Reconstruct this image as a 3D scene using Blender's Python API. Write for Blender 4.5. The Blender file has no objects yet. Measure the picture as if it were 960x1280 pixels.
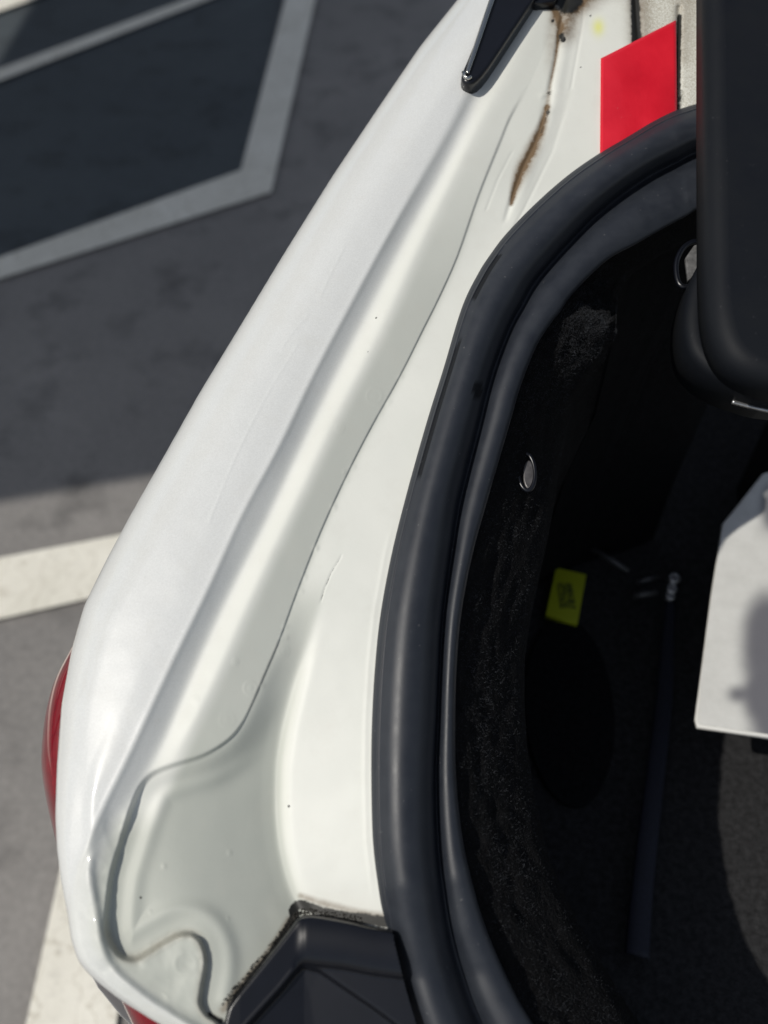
import bpy, bmesh, math, random
import numpy as np
from mathutils import Vector, Matrix
random.seed(7); rng = np.random.default_rng(7)
R = math.radians
SC = bpy.context.scene
COL = SC.collection

# ------------------------------------------------------------ camera
F = 1150.0                      # focal length in photo pixels (photo is 960 x 1280)
PITCH = R(50)
CAM = np.array([0.0, 0.0, 1.38])
cam = bpy.data.cameras.new('camera'); camo = bpy.data.objects.new('camera', cam); COL.objects.link(camo)
camo.location = CAM; camo.rotation_euler = (R(90) - PITCH, 0, 0)
cam.sensor_fit = 'VERTICAL'; cam.sensor_height = 24; cam.lens = 24 * F / 1280
cam.clip_start = 0.01; cam.clip_end = 500
cam.dof.use_dof = True; cam.dof.focus_distance = 0.505; cam.dof.aperture_fstop = cam.lens / 6.0
SC.camera = camo

# ------------------------------------------------------------ sky, sun, exposure
SUN_EL = R(51)
sh = np.array([-0.92, -0.38]); sh /= np.linalg.norm(sh)       # where the sun stands, on the ground plan
L = np.array([sh[0] * math.cos(SUN_EL), sh[1] * math.cos(SUN_EL), math.sin(SUN_EL)])
w = bpy.data.worlds.new('World'); SC.world = w; w.use_nodes = True
nt = w.node_tree; bg = nt.nodes['Background']
sk = nt.nodes.new('ShaderNodeTexSky'); sk.sky_type = 'NISHITA'; sk.sun_disc = False
sk.sun_elevation = SUN_EL; sk.sun_rotation = math.atan2(L[0], L[1])
hs = nt.nodes.new('ShaderNodeHueSaturation'); hs.inputs['Saturation'].default_value = 0.55      # thin bright haze
nt.links.new(sk.outputs[0], hs.inputs['Color']); nt.links.new(hs.outputs[0], bg.inputs[0]); bg.inputs[1].default_value = 0.085
sl = bpy.data.lights.new('sun', 'SUN'); sl.energy = 3.0; sl.angle = R(0.6); sl.color = (1, 0.955, 0.88)
so = bpy.data.objects.new('sun', sl); COL.objects.link(so)
so.rotation_euler = Vector(L).to_track_quat('Z', 'Y').to_euler()
SC.view_settings.view_transform = 'Standard'; SC.view_settings.look = 'None'
SC.view_settings.exposure = 0.0; SC.view_settings.gamma = 1.0

# ------------------------------------------------------------ helpers
fwd = np.array([0, math.cos(PITCH), -math.sin(PITCH)]); upv = np.array([0, math.sin(PITCH), math.cos(PITCH)])
DC = CAM + fwd * 0.47                          # a point on the deck of the car
SL = R(20); DN = np.array([0, -math.sin(SL), math.cos(SL)])   # the deck climbs forward by 20 degrees
def ray(u, v):
    u = np.asarray(u, float); v = np.asarray(v, float)
    x = (u - 480) / F; y = -(v - 640) / F
    return np.stack([x, fwd[1] + y * upv[1], fwd[2] + y * upv[2]], -1)
def P(u, v, h=0.0):                            # point on the deck plane raised by h (metres)
    d = ray(u, v); t = (np.dot(DC - CAM, DN) + np.asarray(h, float)) / (d @ DN)
    return CAM + d * t[..., None]
def Z(u, v, z=0.0):                            # point at the height z
    d = ray(u, v); t = (z - CAM[2]) / d[..., 2]
    return CAM + d * t[..., None]
def mesh(name, verts, faces, mat, parent=None, smooth=True, attrs=None):
    me = bpy.data.meshes.new(name)
    me.from_pydata([tuple(map(float, p)) for p in verts] if not isinstance(verts, np.ndarray) else verts.tolist(), [], faces if isinstance(faces, list) else faces.tolist())
    if attrs:
        for k, a in attrs.items():
            at = me.attributes.new(k, 'FLOAT', 'POINT'); at.data.foreach_set('value', np.asarray(a, np.float32).ravel())
    me.materials.append(mat)
    if smooth: me.polygons.foreach_set('use_smooth', [True] * len(me.polygons))
    me.update()
    o = bpy.data.objects.new(name, me); COL.objects.link(o)
    if parent is not None: o.parent = parent; o.matrix_parent_inverse = parent.matrix_world.inverted()
    return o
def grid_faces(n, m, flip=False, off=0):       # n rows, m columns
    i = np.arange(n - 1)[:, None] * m + np.arange(m - 1)[None, :] + off
    q = np.stack([i, i + m, i + m + 1, i + 1], -1).reshape(-1, 4)
    return q[:, ::-1] if flip else q
def tag(o, label, cat, group=None, kind=None):
    if label: o['label'] = label
    if cat: o['category'] = cat
    if group: o['group'] = group
    if kind: o['kind'] = kind
    return o
def empty(name, loc):
    o = bpy.data.objects.new(name, None); o.location = loc; COL.objects.link(o); bpy.context.view_layer.update(); return o
def poly_smooth(pts, n, closed=False):         # Catmull-Rom through points, n samples per span
    p = np.asarray(pts, float); out = []
    N = len(p); rngi = range(N if closed else N - 1)
    for i in rngi:
        if closed: a, b, c, d = p[(i-1) % N], p[i], p[(i+1) % N], p[(i+2) % N]
        else: a, b, c, d = p[max(i-1, 0)], p[i], p[i+1], p[min(i+2, N-1)]
        for k in range(n):
            t = k / n
            out.append(0.5 * ((2*b) + (c-a)*t + (2*a-5*b+4*c-d)*t*t + (-a+3*b-3*c+d)*t**3))
    if not closed: out.append(p[-1])
    return np.array(out)
def prism(name, top, down, mat, parent, bevel=0.0, seg=3, edge_only=None):
    """closed solid under the loop `top` (world points), its lower loop moved by `down`"""
    bm = bmesh.new(); top = [Vector(map(float, p)) for p in top]; dv = Vector(map(float, down))
    a = [bm.verts.new(p) for p in top]; b = [bm.verts.new(p + dv) for p in top]; n = len(a)
    f0 = bm.faces.new(a); bm.faces.new(b[::-1])
    for i in range(n): bm.faces.new((a[i], b[i], b[(i+1) % n], a[(i+1) % n]))
    bmesh.ops.recalc_face_normals(bm, faces=bm.faces[:])
    if bevel:
        ed = list({e for e in f0.edges})
        bmesh.ops.bevel(bm, geom=ed, offset=bevel, segments=seg, profile=0.5, affect='EDGES', clamp_overlap=True)
    me = bpy.data.meshes.new(name); bm.to_mesh(me); bm.free(); me.materials.append(mat)
    for p in me.polygons: p.use_smooth = len(p.vertices) <= 4
    o = bpy.data.objects.new(name, me); COL.objects.link(o)
    if parent is not None: o.parent = parent; o.matrix_parent_inverse = parent.matrix_world.inverted()
    return o
def tube(name, pts, rad, mat, parent, k=8, closed=False, flat=1.0, nrm=None):
    pts = np.asarray(pts, float); n = len(pts); V = []
    for i in range(n):
        if closed: t = pts[(i+1) % n] - pts[(i-1) % n]
        else: t = pts[min(i+1, n-1)] - pts[max(i-1, 0)]
        t /= np.linalg.norm(t); ref = DN if nrm is None else nrm
        s = np.cross(t, ref); s /= np.linalg.norm(s); q = np.cross(s, t)
        r = rad[i] if hasattr(rad, '__len__') else rad
        for j in range(k):
            a = 2*math.pi*j/k; V.append(pts[i] + s*math.cos(a)*r + q*math.sin(a)*r*flat)
    Fc = []
    for i in range(n if closed else n-1):
        for j in range(k):
            a = i*k+j; b = i*k+(j+1) % k; c = ((i+1) % n)*k+(j+1) % k; d = ((i+1) % n)*k+j
            Fc.append([a, b, c, d])
    if not closed: Fc += [list(range(k))[::-1], [(n-1)*k+j for j in range(k)]]
    return mesh(name, np.array(V), Fc, mat, parent)

# ------------------------------------------------------------ materials
def mat_base(name):
    m = bpy.data.materials.new(name); m.use_nodes = True; t = m.node_tree
    return m, t, t.nodes['Principled BSDF'], t.nodes.new, t.links.new
def geo_noise(t, scale, detail=4, rough=0.6, dist=0.0):
    tc = t.nodes.new('ShaderNodeTexCoord'); n = t.nodes.new('ShaderNodeTexNoise')
    n.inputs['Scale'].default_value = scale; n.inputs['Detail'].default_value = detail; n.inputs['Roughness'].default_value = rough; n.inputs['Distortion'].default_value = dist
    t.links.new(tc.outputs['Object'], n.inputs['Vector']); return n
def ramp(t, src, stops):
    r = t.nodes.new('ShaderNodeValToRGB'); e = r.color_ramp.elements
    while len(e) < len(stops): e.new(0.5)
    for i, (p, c) in enumerate(stops):
        e[i].position = p; e[i].color = (*c, 1) if hasattr(c, '__len__') else (c, c, c, 1)
    t.links.new(src, r.inputs[0]); return r
def mix(t, fac, a, b, mode='MIX'):
    m = t.nodes.new('ShaderNodeMix'); m.data_type = 'RGBA'; m.blend_type = mode
    for s, i in ((fac, 0), (a, 6), (b, 7)):
        if isinstance(s, (int, float)): m.inputs[i].default_value = s
        elif isinstance(s, tuple): m.inputs[i].default_value = (*s, 1)
        else: t.links.new(s, m.inputs[i])
    return m.outputs[2]
def bump(t, b, srcs):
    prev = None
    for s, st, d in srcs:
        n = t.nodes.new('ShaderNodeBump'); n.inputs['Strength'].default_value = st; n.inputs['Distance'].default_value = d
        t.links.new(s, n.inputs['Height'])
        if prev: t.links.new(prev, n.inputs['Normal'])
        prev = n.outputs[0]
    t.links.new(prev, b.inputs['Normal'])
def simple(name, c, rough=0.5, coat=0.0, metal=0.0, spec=0.5, nscale=None, namt=0.15, bsc=None, bamt=0.1, bdist=0.0005):
    m, t, b, N, K = mat_base(name)
    b.inputs['Base Color'].default_value = (*c, 1); b.inputs['Roughness'].default_value = rough
    b.inputs['Coat Weight'].default_value = coat; b.inputs['Coat Roughness'].default_value = 0.06
    b.inputs['Metallic'].default_value = metal; b.inputs['Specular IOR Level'].default_value = spec
    if nscale:
        n = geo_noise(t, nscale, 6, 0.65)
        lo = tuple(x*(1-namt) for x in c); hi = tuple(min(1, x*(1+namt)) for x in c)
        K(ramp(t, n.outputs[0], [(0.3, lo), (0.7, hi)]).outputs[0], b.inputs['Base Color'])
    if bsc:
        n2 = geo_noise(t, bsc, 3, 0.6); bump(t, b, [(n2.outputs[0], bamt, bdist)])
    return m

def paint_material():
    m, t, b, N, K = mat_base('white_car_paint')
    def att(n):
        a = N('ShaderNodeAttribute'); a.attribute_name = n; return a.outputs['Fac']
    pearl, dark, brown, yell, sand = att('pearl'), att('dark'), att('brown'), att('yellow'), att('sand')
    n1 = geo_noise(t, 14, 4); n2 = geo_noise(t, 1400, 2); n3 = geo_noise(t, 260, 5, 0.7); n4 = geo_noise(t, 60, 6, 0.7)
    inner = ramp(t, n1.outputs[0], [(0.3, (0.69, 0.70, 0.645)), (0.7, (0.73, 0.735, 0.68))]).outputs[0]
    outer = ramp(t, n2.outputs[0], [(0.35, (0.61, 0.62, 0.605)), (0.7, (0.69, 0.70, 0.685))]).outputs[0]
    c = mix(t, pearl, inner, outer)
    c = mix(t, att('thin'), c, (0.43, 0.45, 0.40))  # grey-green inner coat, with part of the recess shading put into the colour
    dust = ramp(t, n4.outputs[0], [(0.5, 0.0), (0.75, 0.16)]).outputs[0]
    c = mix(t, dust, c, (0.56, 0.54, 0.48))
    c = mix(t, yell, c, (0.72, 0.72, 0.12))
    # brown and black dirt with ragged edges
    def ragged(a, lo, hi, amt=0.9):
        mm = N('ShaderNodeMath'); mm.operation = 'MULTIPLY_ADD'; K(n3.outputs[0], mm.inputs[0]); mm.inputs[1].default_value = amt; K(a, mm.inputs[2])
        s = N('ShaderNodeMath'); s.operation = 'SUBTRACT'; K(mm.outputs[0], s.inputs[0]); s.inputs[1].default_value = amt*0.5
        return ramp(t, s.outputs[0], [(lo, 0.0), (hi, 1.0)]).outputs[0]
    n6 = geo_noise(t, 1100, 3, 0.7)
    sm_ = N('ShaderNodeMath'); sm_.operation = 'MULTIPLY'; K(ramp(t, n6.outputs[0], [(0.40, 0.0), (0.60, 1.0)]).outputs[0], sm_.inputs[0]); K(sand, sm_.inputs[1]); sp = sm_.outputs[0]
    c = mix(t, sp, c, (0.30, 0.26, 0.18))
    nb = ramp(t, n3.outputs[0], [(0.25, 0.65), (0.70, 1.15)]); bm_ = N('ShaderNodeMath'); bm_.operation = 'MULTIPLY'; bm_.use_clamp = True; K(nb.outputs[0], bm_.inputs[0]); K(brown, bm_.inputs[1])
    c = mix(t, ramp(t, bm_.outputs[0], [(0.04, 0.0), (0.75, 1.0)]).outputs[0], c, (0.15, 0.098, 0.052))
    c = mix(t, ragged(dark, 0.35, 0.6, 0.8), c, (0.012, 0.012, 0.010))
    K(c, b.inputs['Base Color'])
    rr = N('ShaderNodeMapRange'); K(pearl, rr.inputs[0]); rr.inputs[3].default_value = 0.52; rr.inputs[4].default_value = 0.40
    K(rr.outputs[0], b.inputs['Roughness'])
    K(pearl, b.inputs['Coat Weight']); b.inputs['Coat Roughness'].default_value = 0.06
    b.inputs['Specular IOR Level'].default_value = 0.45
    bump(t, b, [(geo_noise(t, 220, 3).outputs[0], 0.18, 0.00025), (n2.outputs[0], 0.06, 0.0001), (n3.outputs[0], 0.0, 0.0)])
    return m
M = {}
M['paint'] = paint_material()
M['rubber'] = None
def rubber():
    m, t, b, N, K = mat_base('black_rubber')
    a = N('ShaderNodeAttribute'); a.attribute_name = 'wet'
    n = geo_noise(t, 90, 6, 0.7); n2 = geo_noise(t, 1500, 3); n3 = geo_noise(t, 500, 2, 0.4)
    c = ramp(t, n.outputs[0], [(0.3, (0.014, 0.017, 0.024)), (0.7, (0.021, 0.025, 0.033))]).outputs[0]
    sp = ramp(t, n3.outputs[0], [(0.74, 0.0), (0.78, 0.4)]).outputs[0]
    c = mix(t, sp, c, (0.16, 0.16, 0.16))
    c = mix(t, a.outputs['Fac'], c, (0.006, 0.0065, 0.008)); K(c, b.inputs['Base Color'])
    r = ramp(t, n.outputs[0], [(0.3, 0.42), (0.7, 0.54)]); K(r.outputs[0], b.inputs['Roughness'])
    mr = N('ShaderNodeMapRange'); K(a.outputs['Fac'], mr.inputs[0]); mr.inputs[3].default_value = 0.5; mr.inputs[4].default_value = 0.08; K(mr.outputs[0], b.inputs['Specular IOR Level'])
    bump(t, b, [(n2.outputs[0], 0.18, 0.00025)])
    return m
M['rubber'] = rubber()
M['plastic'] = simple('black_trim_plastic', (0.004, 0.0048, 0.008), 0.30, nscale=60, namt=0.2, bsc=900, bamt=0.08, bdist=0.0002)
M['carpet'] = simple('black_carpet', (0.004, 0.004, 0.0045), 0.95, spec=0.15, nscale=180, namt=0.6, bsc=500, bamt=1.0, bdist=0.002)
M['fibre'] = simple('carpet_fibre', (0.034, 0.037, 0.043), 0.8, spec=0.3, nscale=300, namt=0.6)
M['chrome'] = simple('dark_chrome', (0.55, 0.55, 0.52), 0.18, metal=1.0)
M['steel'] = simple('dull_steel', (0.45, 0.45, 0.45), 0.35, metal=0.9, nscale=200, namt=0.2)
M['red'] = None
def red_tape():
    m, t, b, N, K = mat_base('red_tape')
    n = geo_noise(t, 40, 4); n2 = geo_noise(t, 420, 2)
    c = ramp(t, n.outputs[0], [(0.3, (0.62, 0.012, 0.028)), (0.7, (0.70, 0.018, 0.036))]).outputs[0]
    c = mix(t, ramp(t, n2.outputs[0], [(0.76, 0.0), (0.79, 0.5)]).outputs[0], c, (0.8, 0.35, 0.35)); K(c, b.inputs['Base Color'])
    b.inputs['Roughness'].default_value = 0.28; n7 = geo_noise(t, 18, 1, 0.4, 0.5); bump(t, b, [(n.outputs[0], 0.25, 0.002), (n7.outputs[0], 0.6, 0.012)])
    return m
M['red'] = red_tape()
M['lens'] = simple('red_lamp_lens', (0.17, 0.002, 0.009), 0.10, coat=0.3, nscale=80, namt=0.3)
def ground_mats():
    def asphalt(name, c0, c1):
        m, t, b, N, K = mat_base(name)
        n = geo_noise(t, 1.6, 6, 0.6); n2 = geo_noise(t, 90, 4, 0.7); n3 = geo_noise(t, 7, 5, 0.65)
        c = ramp(t, n.outputs[0], [(0.3, c0), (0.7, c1)]).outputs[0]
        c = mix(t, ramp(t, n2.outputs[0], [(0.35, 0.0), (0.7, 0.35)]).outputs[0], c, tuple(x*1.7 for x in c1))
        c = mix(t, ramp(t, n3.outputs[0], [(0.52, 0.0), (0.72, 0.7)]).outputs[0], c, tuple(x*0.5 for x in c0))
        n5 = geo_noise(t, 2.6, 5, 0.6, 1.5); c = mix(t, ramp(t, n5.outputs[0], [(0.58, 0.0), (0.74, 0.35)]).outputs[0], c, tuple(x*1.6 for x in c1))
        K(c, b.inputs['Base Color']); b.inputs['Roughness'].default_value = 0.85
        bump(t, b, [(n2.outputs[0], 0.5, 0.004)]); return m
    M['asphalt'] = asphalt('asphalt', (0.15, 0.144, 0.138), (0.225, 0.213, 0.20))
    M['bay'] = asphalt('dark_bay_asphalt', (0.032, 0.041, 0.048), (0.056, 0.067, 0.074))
    m, t, b, N, K = mat_base('road_line_paint')
    n = geo_noise(t, 6, 6, 0.7, 0.4); n2 = geo_noise(t, 70, 4, 0.7)
    wv = N('ShaderNodeTexWave'); wv.inputs['Scale'].default_value = 9; wv.inputs['Distortion'].default_value = 14; wv.inputs['Detail'].default_value = 4; wv.inputs['Detail Scale'].default_value = 2
    tc = N('ShaderNodeTexCoord'); K(tc.outputs['Object'], wv.inputs['Vector'])
    c = ramp(t, n.outputs[0], [(0.3, (0.64, 0.615, 0.53)), (0.7, (0.80, 0.775, 0.69))]).outputs[0]
    c = mix(t, ramp(t, n2.outputs[0], [(0.55, 0.0), (0.8, 0.5)]).outputs[0], c, (0.33, 0.31, 0.27))
    c = mix(t, ramp(t, wv.outputs[0], [(0.0, 0.45), (0.06, 0.0)]).outputs[0], c, (0.42, 0.38, 0.30))
    K(c, b.inputs['Base Color']); b.inputs['Roughness'].default_value = 0.75; bump(t, b, [(n2.outputs[0], 0.3, 0.002)])
    M['line'] = m
ground_mats()

# ------------------------------------------------------------ ground and markings
def sheet(name, pts, z, mat, label=None):
    o = mesh(name, np.array([[p[0], p[1], z] for p in pts]), [list(range(len(pts)))], mat, None, False)
    o['kind'] = 'structure'
    if label: o['label'] = label
    return o
sheet('ground', [(-150, -150), (150, -150), (150, 150), (-150, 150)], 0.0, M['asphalt'], 'grey asphalt of the car park')
bayp = [(-0.362, 2.40), (-0.33, 3.9), (-4.2, 3.9), (-4.2, 1.05), (-0.976, 1.985), (-0.41, 2.385)]
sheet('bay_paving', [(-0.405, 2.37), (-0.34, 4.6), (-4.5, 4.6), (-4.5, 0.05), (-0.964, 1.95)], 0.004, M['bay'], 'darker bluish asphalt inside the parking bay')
def line_strip(name, a, b, w0, w1, z, label):           # centre line a-b with width w0 at a, w1 at b
    a = np.array(a, float); b = np.array(b, float); d = (b-a)/np.linalg.norm(b-a); s = np.array([-d[1], d[0]])
    return sheet(name, [a - s*w0/2, b - s*w1/2, b + s*w1/2, a + s*w0/2], z, M['line'], label)
# sunlit line with its stem towards the camera
sheet('parking_line', [(-0.476, -3.0), (-0.362, -3.0), (-0.355, 0.60), (-0.358, 0.998), (-0.358, 1.132), (-0.513, 1.092), (-2.6, 0.56), (-2.6, 0.40), (-0.684, 0.903), (-0.475, 0.965)], 0.008, M['line'], 'sunlit cream painted line beside the tail light')
sheet('parking_line', [(-2.6, 1.20), (-0.952, 1.904), (-0.31, 2.30), (-0.25, 3.613), (-0.22, 4.6), (-0.335, 4.6), (-0.361, 3.613), (-0.405, 2.415), (-0.976, 1.994), (-2.6, 1.33)], 0.008, M['line'], 'shaded white line that turns a corner')
sheet('parking_line', [(-3.2, 1.90), (-1.236, 2.945), (-0.615, 3.613), (-0.15, 4.12), (-0.25, 4.20), (-0.70, 3.613), (-1.253, 3.035), (-3.2, 2.02)], 0.012, M['line'], 'thin white line beyond the dark bay')
sheet('parking_line', [(-3.2, 2.0), (-1.375, 3.47), (-1.26, 3.60), (-0.7, 4.3), (-0.85, 4.36), (-1.42, 3.62), (-3.2, 2.3)], 0.016, M['line'], 'cream line at the far sunlit corner')

# ------------------------------------------------------------ the car: rails traced on its deck
def rail(pts, sig=9):
    a = np.array(pts, float); a = a[np.argsort(a[:, 1])]
    vv = np.arange(-260, 1620, 1.0); uu = np.interp(vv, a[:, 1], a[:, 0])
    # linear extrapolation at both ends
    s0 = (a[1, 0]-a[0, 0])/(a[1, 1]-a[0, 1]); s1 = (a[-1, 0]-a[-2, 0])/(a[-1, 1]-a[-2, 1])
    uu = np.where(vv < a[0, 1], a[0, 0] + s0*(vv-a[0, 1]), uu); uu = np.where(vv > a[-1, 1], a[-1, 0] + s1*(vv-a[-1, 1]), uu)
    k = np.exp(-0.5*(np.arange(-3*sig, 3*sig+1)/sig)**2); k /= k.sum()
    pad = 3*sig; e = np.concatenate([uu[0]+(np.arange(-pad, 0))*(uu[1]-uu[0]), uu, uu[-1]+np.arange(1, pad+1)*(uu[-1]-uu[-2])])
    return vv, np.convolve(e, k, 'valid')
def at(r, v): return np.interp(v, r[0], r[1])
S = rail([(655, -120), (578, -8), (525, 58), (480, 124), (415, 221), (352, 322), (300, 408), (250, 490), (205, 570), (165, 640), (133, 700), (105, 757), (89, 815), (77, 880), (71, 960), (69, 1020), (71, 1060), (76, 1100), (84, 1140), (89, 1175), (98, 1203), (117, 1224), (150, 1250), (200, 1281), (262, 1312), (350, 1345)], 6)
Kr = rail([(700, -120), (640, -10), (612, 60), (590, 105), (565, 155), (530, 213), (500, 265), (470, 318), (440, 375), (410, 430), (380, 488), (350, 555), (300, 643), (260, 735), (220, 815), (186, 888), (158, 950), (137, 990), (115, 1040), (99, 1077), (92, 1103), (89, 1140), (92, 1175), (104, 1203), (142, 1237), (200, 1280), (270, 1322)], 6)
G = rail([(720, -120), (655, -10), (625, 60), (603, 105), (575, 165), (545, 225), (515, 275), (492, 320), (465, 372), (428, 443), (390, 520), (350, 605), (320, 668), (280, 745), (235, 842), (205, 915), (180, 965), (150, 1010), (130, 1060), (115, 1100), (112, 1150), (116, 1180), (128, 1200), (165, 1230), (225, 1275), (290, 1315)])
Rr = rail([(755, -120), (680, -10), (650, 60), (618, 115), (588, 170), (555, 240), (527, 295), (478, 405), (447, 465), (415, 525), (382, 598), (350, 665), (308, 755), (272, 840), (240, 905), (215, 955), (190, 1010), (165, 1060), (150, 1100), (145, 1150), (150, 1180), (160, 1200), (195, 1230), (250, 1275), (310, 1315)])
Q_pts = [(775, -200), (722, -60), (690, 35), (668, 92), (655, 115), (638, 146), (624, 180), (598, 245), (572, 320), (548, 374), (530, 410), (500, 470), (462, 538), (430, 601), (400, 667), (372, 738), (350, 798), (330, 845), (314, 882), (302, 905), (285, 925), (255, 944), (215, 957), (190, 968), (176, 984), (165, 1010), (150, 1058), (140, 1092), (135, 1130), (134, 1162), (140, 1180), (152, 1195), (168, 1199), (186, 1190), (205, 1178), (225, 1168), (242, 1169), (253, 1182), (257, 1205), (252, 1238), (251, 1256), (259, 1270), (275, 1283), (300, 1345)]
Qs = poly_smooth(Q_pts, 4)
Bl = rail([(665, -120), (660, 320), (600, 420), (540, 520), (470, 640), (420, 712), (398, 757), (385, 808), (371, 858), (359, 905), (351, 955), (350, 1010), (353, 1050), (360, 1085), (370, 1117), (388, 1150), (400, 1250)])
E_pts = [(1000, 96), (960, 106), (872, 130), (830, 145), (790, 168), (750, 192), (710, 220), (670, 255), (626, 302), (601, 338), (581, 378), (566, 419), (553, 469), (535, 525), (511, 610), (491, 690), (477, 765), (470, 830), (466, 900), (465, 970), (467, 1050), (474, 1110), (485, 1180), (500, 1240), (512, 1280), (535, 1345), (570, 1420)]
Er = rail([p for p in E_pts if p[0] < 873] + [(1000, 96), (1300, 20)], 5)
Pc = poly_smooth([(722, -60), (706, 0), (699, 45), (694, 75), (688, 105), (683, 132), (672, 172), (655, 208), (643, 240), (632, 275)], 4)

U0, U1, V0, V1 = 30, 980, -110, 1350
uu = np.arange(U0, U1+1, 1.0); vv = np.arange(V0, V1+1, 1.0)
UU, VV = np.meshgrid(uu, vv)
def sdf(poly):                                  # signed distance to an open line running downwards: positive on its right
    d = np.full(UU.shape, 1e9); sg = np.ones(UU.shape); tt = np.zeros(UU.shape)
    for i in range(len(poly)-1):
        a, b = poly[i], poly[i+1]; e = b-a; l2 = e@e + 1e-9
        px, py = UU-a[0], VV-a[1]; t = np.clip((px*e[0]+py*e[1])/l2, 0, 1)
        dx, dy = px-t*e[0], py-t*e[1]; dd = dx*dx+dy*dy; m = dd < d
        d = np.where(m, dd, d); sg = np.where(m, np.sign(-(e[0]*py-e[1]*px)), sg); tt = np.where(m, i+t, tt)
    return np.sqrt(d)*np.where(sg == 0, 1, sg), tt/(len(poly)-1)
def inside(poly):
    c = np.zeros(UU.shape, bool); n = len(poly)
    for i in range(n):
        a, b = poly[i], poly[(i+1) % n]
        if a[1] == b[1]: continue
        cr = ((a[1] > VV) != (b[1] > VV)) & (UU < (b[0]-a[0])*(VV-a[1])/(b[1]-a[1])+a[0]); c ^= cr
    return c
def blur(a, sx, sy=None):
    sy = sx if sy is None else sy
    for s, ax in ((sx, 1), (sy, 0)):
        r = int(3*s)
        if r < 1: continue
        k = np.exp(-0.5*(np.arange(-r, r+1)/s)**2); k /= k.sum()
        p = np.pad(a, [(r, r) if i == ax else (0, 0) for i in (0, 1)], mode='edge')
        n = a.shape[ax]; o = np.zeros_like(a)
        for i, kv in enumerate(k): o += kv*(p[i:i+n, :] if ax == 0 else p[:, i:i+n])
        a = o
    return a
def sstep(x): x = np.clip(x, 0, 1); return x*x*(3-2*x)
dQ, tQ = sdf(Qs)
reg = inside(np.vstack([Qs, [[1200, 1500], [1200, -200]]]))
dQ = np.where(reg, np.abs(dQ), -np.abs(dQ))
def profile(rails):                             # rails: list of (rail, [(v, h_mm), ...])
    out = np.zeros(UU.shape)
    for j, v in enumerate(vv):
        us = np.array([at(r, v)+o for r, o, _ in rails]); hs = np.array([np.interp(v, [p[0] for p in H], [p[1] for p in H]) for _, _, H in rails])
        us = np.maximum.accumulate(us + np.arange(len(us))*0.01)
        out[j] = np.interp(uu, us, hs)
    return out
def soften(r, sig):
    k = np.exp(-0.5*(np.arange(-3*sig, 3*sig+1)/sig)**2); k /= k.sum(); sm = np.convolve(np.pad(r[1], 3*sig, mode='reflect', reflect_type='odd'), k, 'valid')
    wv = sstep((r[0]-960)/70); return r[0], sm*(1-wv)+r[1]*wv
Kr = soften(Kr, 26); G = soften(G, 26); Rr = soften(Rr, 26)
UP = profile([(S, 0, [(0, 0)]),
              (S, 40, [(-100, 5), (1000, 4), (1060, 5)]),
              (Kr, -45, [(-100, 8), (100, 7.5), (600, 7.5), (900, 7), (1060, 6)]),
              (Kr, 0, [(-100, 7), (100, 7.0), (900, 7.5), (1060, 5.5), (1300, 4.5)]),
              (G, -5, [(-100, 4), (100, 4.0), (250, 2.6), (600, 2.0), (930, 2.2), (1040, 2.6), (1300, 2.6)]),
              (G, 5, [(-100, 4), (100, 3.2), (250, 1.0), (600, 0.0), (930, 0.4), (1040, 1.4), (1300, 1.4)]),
              (Rr, 0, [(-100, 5), (100, 4.8), (250, 3.9), (600, 3.2), (900, 3.0), (990, 0.2), (1300, 0.2)]),
              (Rr, 10, [(-100, 4), (100, 4.2), (250, 2.9), (600, 2.2), (900, 1.9), (990, 0), (1300, 0)]),
              (Rr, 80, [(-100, -1), (100, -0.5), (250, -3.2), (380, -5.2), (600, -6.5), (850, -5.5), (990, -0.6), (1300, -0.6)]),
              (Rr, 160, [(-100, -4), (100, -4), (250, -6.5), (600, -9), (850, -7), (990, -0.6), (1300, -0.6)])])
UP = blur(UP, 4.0, 4)
dK = (UU-at(Kr, VV)[:, :]) if False else UU-np.interp(vv, Kr[0], Kr[1])[:, None]
UP += 0.45*np.exp(-((dK-1)/5.0)**2)*sstep((VV-120)/200)
UPf = blur(UP, 16, 8); fw = sstep((-dK-18)/26)*sstep((UU-np.interp(vv, S[0], S[1])[:, None]-20)/20); UP = UP*(1-fw)+UPf*fw
LO = profile([(Bl, -215, [(-100, -7), (850, -7), (950, -4.8), (1120, -4.8), (1300, -4)]),
              (Bl, -150, [(-100, -8), (850, -7), (950, -4.2), (1120, -4.2), (1300, -4)]),
              (Bl, -80, [(-100, -9), (640, -9), (760, -8), (850, -8), (950, -10), (1120, -12.0), (1300, -6.5)]),
              (Bl, -5, [(-100, -9), (300, -9), (640, -9), (760, -9), (860, -13), (950, -19), (1000, -22), (1120, -23), (1300, -15)]),
              (Bl, 10, [(-100, -8.5), (300, -8), (640, -8), (760, -7.5), (860, -8.5), (950, -13), (1000, -16), (1120, -19), (1300, -15)]),
              (Bl, 130, [(-100, -6), (300, -6), (640, -6), (860, -5.5), (950, -7), (1120, -11), (1300, -14)]),
              (Bl, 300, [(-100, -7), (640, -6), (860, -5), (950, -6), (1120, -9), (1300, -12)])])
LO = blur(LO, 3.5, 9)
LOa = blur(LO, 20, 14); lm = sstep((np.interp(vv, Bl[0], Bl[1])[:, None]-UU-22)/30)*sstep((VV-850)/60); LO = LO*(1-lm)+LOa*lm
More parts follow.
